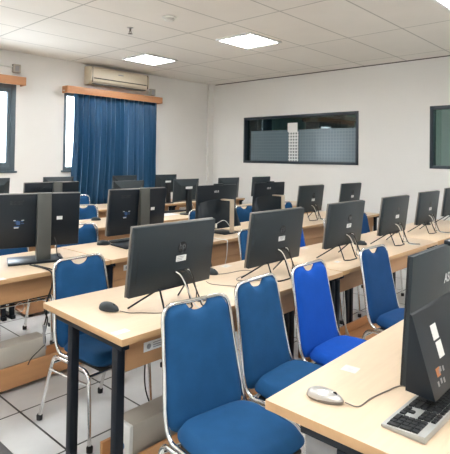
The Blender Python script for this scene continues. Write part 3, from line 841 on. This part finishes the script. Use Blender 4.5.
def cable(pts, label, m='cableb', r=.0022, name='mouse_cable', cat='cable'):
    o = MB().tube(spline(pts), r, 6).build(name, M[m]); tag(o, label, cat, 'loose cables on and under the tables'); return o
zt = .7525
cable([(1.36, .737, .757), (1.375, .70, zt), (1.45, .695, zt), (1.53, .68, zt), (1.60, .66, zt), (1.63, .60, zt), (1.80, .62, zt)], 'thin brown grey cable from the silver mouse to the near computer', 'pcslot')
cable([(1.395, 1.955, .757), (1.42, 1.91, zt), (1.46, 1.87, zt), (1.53, 1.80, zt), (1.66, 1.755, zt), (1.72, 1.80, zt), (1.70, 1.86, zt)], 'thin cable from the dark corner mouse to the nearest slim computer', 'pcslot')
cable([(2.27, 2.13, .757), (2.34, 2.12, zt), (2.48, 2.10, zt), (2.49, 2.03, zt), (2.30, 1.99, zt), (2.26, 1.94, zt), (2.36, 1.86, zt)], 'looping thin cable on the table between the first two slim computers', 'pcslot')
cable([(2.10, 2.07, zt), (2.08, 2.00, zt), (2.14, 1.88, zt), (2.20, 1.80, zt), (2.25, 1.78, zt)], 'short thin cable lying right of the nearest slim computer stand', 'pcslot')
cable([(2.40, 3.52, .757), (2.44, 3.46, zt), (2.38, 3.38, zt), (2.42, 3.33, zt), (2.50, 3.30, zt)], 'thin cable curling beside the third row mouse', 'pcslot')

def make_keyboard(full):
    t = empty('computer_keyboard'); L, Wd = .445, .124
    # wedge shell, front edge (towards the user, +y) is low
    MB().prism([(-Wd / 2, .001), (Wd / 2, .001), (Wd / 2, .010), (-Wd / 2, .020)], -L / 2, L / 2, 'x', bev=.002).build('shell', M['kb'] if full else M['black'], t)
    n = 0; u = .0188
    slope = math.atan2(.010, Wd)
    def key(x, y, w, h):
        nonlocal n
        zz = .0155 + (-y) / Wd * .010
        mt = Matrix.Translation((x, y, zz)) @ Matrix.Rotation(-slope, 4, 'X')
        k = MB(); hw, hh = w / 2 - .0012, h / 2 - .0012
        lo = [(-hw, -hh, 0), (hw, -hh, 0), (hw, hh, 0), (-hw, hh, 0)]; hi = [(a * .86, b * .84, .0045) for a, b, _ in lo]
        A = [k.bm.verts.new(mt @ Vector(q)) for q in lo]; B = [k.bm.verts.new(mt @ Vector(q)) for q in hi]
        k.bm.faces.new(A[::-1]); k.bm.faces.new(B)
        for i in range(4): k.bm.faces.new((A[i], A[(i + 1) % 4], B[(i + 1) % 4], B[i]))
        return k
    if full:
        def put(x, y, w=1, h=1): key(x, y, w * u, h * u).build('key', M['key'], t, False)
        # seen by its user from +y, so the number pad is at -x
        ys = [-.050 + u * .95 * r for r in range(6)]
        xl = -L / 2 + .013
        for r in range(1, 6):
            for c_ in range(4):
                if (r, c_) in ((3, 0), (5, 0)): continue
                if r in (2, 4) and c_ == 0: put(xl, ys[r] + u * .47, 1, 1.95); continue
                if r == 5 and c_ == 3: continue
                if r == 5 and c_ == 2: put(xl + u * 2.5, ys[r], 2, 1); continue
                put(xl + u * c_, ys[r])
        xn = xl + u * 4.35
        for r in (1, 2):
            for c_ in range(3): put(xn + u * c_, ys[r])
        for c_ in range(3): put(xn + u * c_, ys[0], 1, .8)
        put(xn + u, ys[4])
        for c_ in range(3): put(xn + u * c_, ys[5])
        xm = xn + u * 3.3
        for c_ in range(12): put(xm + u * (c_ * 1.15 + .1), ys[0], 1, .8)
        rows = {1: [2] + [1] * 12, 2: [1.5] + [1] * 12, 3: [2.2] + [1] * 11 , 4: [2.6] + [1] * 10 + [1.4], 5: [1.3, 1.2, 1.2, 1.2, 5.2, 1.3, 1.2, 1.4]}
        for r, ws in rows.items():
            x = xm - u / 2
            for w_ in ws:
                put(x + w_ * u / 2, ys[r], w_); x += w_ * u
    else:
        k = MB()
        for r in range(6):
            for c_ in range(22): 
                q = key(-L / 2 + .02 + c_ * u * 1.02, -.05 + r * u * 1.02, u, u); me = bpy.data.meshes.new('tmp'); q.bm.to_mesh(me); q.bm.free(); k.bm.from_mesh(me); bpy.data.meshes.remove(me)
        o = k.build('keys', M['case'], t, False)
    return t
kb = make_keyboard(True); kb.location = (1.54, .535, .75); kb.rotation_euler = (0, 0, -.03)
tag(kb, 'silver keyboard with black keys on the nearest table, behind the big black computer', 'keyboard')
bk = make_keyboard(False)
for i, (x, y, r, lab) in enumerate(((2.66, 3.56, .0, 'black keyboard right of the mouse on the third row table'),
                                   (4.40, 5.02, 0, 'black keyboard on the fourth row table by the small labelled monitor'),
                                   (3.55, 3.58 + .02, 0, 'black keyboard behind the left silver arm monitor'))):
    o = bk if i == 0 else copy_tree(bk)
    o.location = (x, y, .75); o.rotation_euler = (0, 0, r); tag(o, lab, 'keyboard', 'black keyboards')
o = MB().box(0, .30, 0, .21, .75, .753).build('paper_sheet', M['white']); o.location = (4.02, 4.72, 0); o.rotation_euler = (0, 0, .1)
tag(o, 'white paper sheet on the fourth row table', 'paper')

def sticker(x, y, w, h, rz, label, m='white', z=.75):
    o = MB().box(-w / 2, w / 2, -h / 2, h / 2, 0, .0006).build('desk_sticker', M['sticker']); o.location = (x, y, z); o.rotation_euler = (0, 0, rz)
    MB().box(-w * .28, w * .22, -h * .2, h * .2, .0006, .0010).build('printed_mark', M['stickerprint'], o)
    tag(o, label, 'sticker', 'pale stickers on the tabletops'); return o
M['sticker'] = mat('pale_sticker', (.74, .70, .64), .4); M['stickerprint'] = mat('sticker_print', (.60, .59, .60), .5)
for a in ((1.602, .848, .052, .055, .1, 'pale square sticker in the middle of the nearest table'),
          (1.245, 1.735, .075, .04, 0, 'pale sticker near the bare corner of the second row table'),
          (2.50, 2.27, .08, .05, .2, 'pale sticker between the first two slim computers'),
          (3.19, 1.80, .06, .04, 0, 'pale sticker left of the third slim computer stand'),
          (3.48, 2.27, .07, .05, 0, 'pale sticker right of the second slim computer'),
          (1.24, 2.98, .09, .05, 0, 'pale sticker at the left edge of the photo on the third row table')):
    sticker(*a)

# ------------------------------------------------------------------ hanging cables and floor things
t = empty('cable_bundle', (1.555, 3.0, 0)); tag(t, 'tangled black cables hanging between the two left tables', 'cable')
MB().tube(spline([(.0, .22, .752), (.01, .02, .757), (.005, -.075, .742), (.00, -.085, .66), (-.03, -.08, .56), (-.02, -.06, .47), (-.03, -.05, .40)]), .005, 6).tube(spline([(.02, .2, .752), (.03, -.02, .757), (.03, -.085, .738), (-.02, -.09, .62), (-.04, -.075, .52), (-.01, -.06, .45), (-.03, -.04, .36)]), .0045, 6).build('black_cable', M['cableb'], t)
MB().tube(spline([(-.03, -.05, .40), (-.01, -.04, .30), (-.04, -.04, .27), (-.09, -.02, .22), (-.10, .01, .17)]), .003, 6).build('thin_cable', M['cableb'], t)
MB().tube([(-.03 + .0, -.055, .30), (-.03, -.055, .42)], [.004, .012], 8).tube([(-.01, -.05, .26), (-.035, -.06, .34), (-.005, -.055, .43)], .0035, 6).build('grey_connector', M['grey'], t)
o = MB().tube([(1.60 + .034 * math.cos(a * PI / 12), 3.46, .40 + .034 * math.sin(a * PI / 12)) for a in range(24)], .003, 6, closed=True).tube(spline([(1.634, 3.46, .40), (1.66, 3.45, .44), (1.67, 3.44, .56), (1.67, 3.43, .70)]), .003, 6).build('coiled_cable', M['cablew'])
tag(o, 'white coiled cable ring hanging under the left edge table', 'cable')
for x, y, lab in ((1.62, 1.97, 'black cable hanging behind the nameplate of the nearest second row table'), (3.18, 1.84, 'black cables hanging beside the table legs right of the bright blue chair'), (2.35, 1.85, 'black cables hanging between the second and third near chairs'), (3.26, 3.06, 'white cable hanging down the third row table front'), (3.42, 1.84, 'pale cables hanging left of the fourth near chair')):
    m_ = 'cablew' if 'white' in lab or 'pale' in lab else 'cableb'
    b = MB()
    for k in range(1 if 'white' in lab or 'nameplate' in lab else 3):
        dx = .035 * k
        yy = y + .02 * k
        if 'white' in lab: pts = [(x - .02, y + .05, .757), (x, y - .09, .757), (x + .005, y - .105, .735), (x, y - .10, .6), (x + .01, y - .05, .45), (x, y, .2), (x + .03, y + .02, .17)]
        else: pts = [(x + dx, yy + .03, .715), (x + dx - .05, yy, .5), (x + dx - .03 + .02 * k, yy + .02, .3), (x + dx + .05 - .03 * k, yy, .10), (x + dx + .10, yy + .05, .05)]
        b.tube(spline(pts), .004, 6)
    o = b.build('hanging_cable', M[m_]); tag(o, lab, 'cable', 'loose cables on and under the tables')

o = MB().box(.60, 1.105, 1.70, 2.62, 0, .012, .003).build('floor_panel', M['plate']); tag(o, 'grey floor panel at the bottom left corner of the photo', 'floor panel')

# ------------------------------------------------------------------ light
wd = bpy.data.worlds.new('World'); bpy.context.scene.world = wd; wd.use_nodes = True
bg = wd.node_tree.nodes['Background']; bg.inputs[0].default_value = (.93, .97, 1.0, 1); bg.inputs[1].default_value = 3.2
# unseen lamp added to brighten the next room behind the glazing
t = empty('added_next_room_light', (XW + 1.4, 2.0, ZC)); tag(t, 'unseen square light added to brighten the room beyond the interior windows', 'ceiling light')
MB().box(-.3, .3, -.3, .3, -.02, -.0).build('lamp_frame', M['lightframe'], t); MB().box(-.27, .27, -.27, .27, -.03, -.02).build('diffuser', emis('added_fill_diffuser', (.9, 1, .95), 14), t)

# ------------------------------------------------------------------ camera
f, cy, yaw, pitch, roll = 485.2646, 147.7142, -.8276426, .0208283, .0135949
r = Vector((math.cos(yaw), math.sin(yaw), 0)); fw = Vector((-math.sin(yaw), math.cos(yaw), 0)); up = Vector((0, 0, 1))
fw2 = fw * math.cos(pitch) + up * math.sin(pitch); u2 = -fw * math.sin(pitch) + up * math.cos(pitch)
r3 = r * math.cos(roll) + u2 * math.sin(roll); u3 = -r * math.sin(roll) + u2 * math.cos(roll)
cam = bpy.data.cameras.new('Camera'); co = bpy.data.objects.new('Camera', cam); C.objects.link(co)
co.matrix_world = Matrix(((r3.x, u3.x, -fw2.x, 0), (r3.y, u3.y, -fw2.y, 0), (r3.z, u3.z, -fw2.z, 1.5), (0, 0, 0, 1)))
cam.sensor_fit = 'HORIZONTAL'; cam.sensor_width = 36; cam.lens = f / 450 * 36
cam.shift_y = -(227 - cy) / 450; cam.clip_start = .05
sc = bpy.context.scene; sc.camera = co
sc.view_settings.view_transform = 'Standard'; sc.view_settings.look = 'None'; sc.view_settings.gamma = 1; sc.view_settings.exposure = 2.1
sc.view_settings.use_curve_mapping = False
sc.cycles.use_denoising = True; sc.cycles.max_bounces = 8; sc.cycles.diffuse_bounces = 5
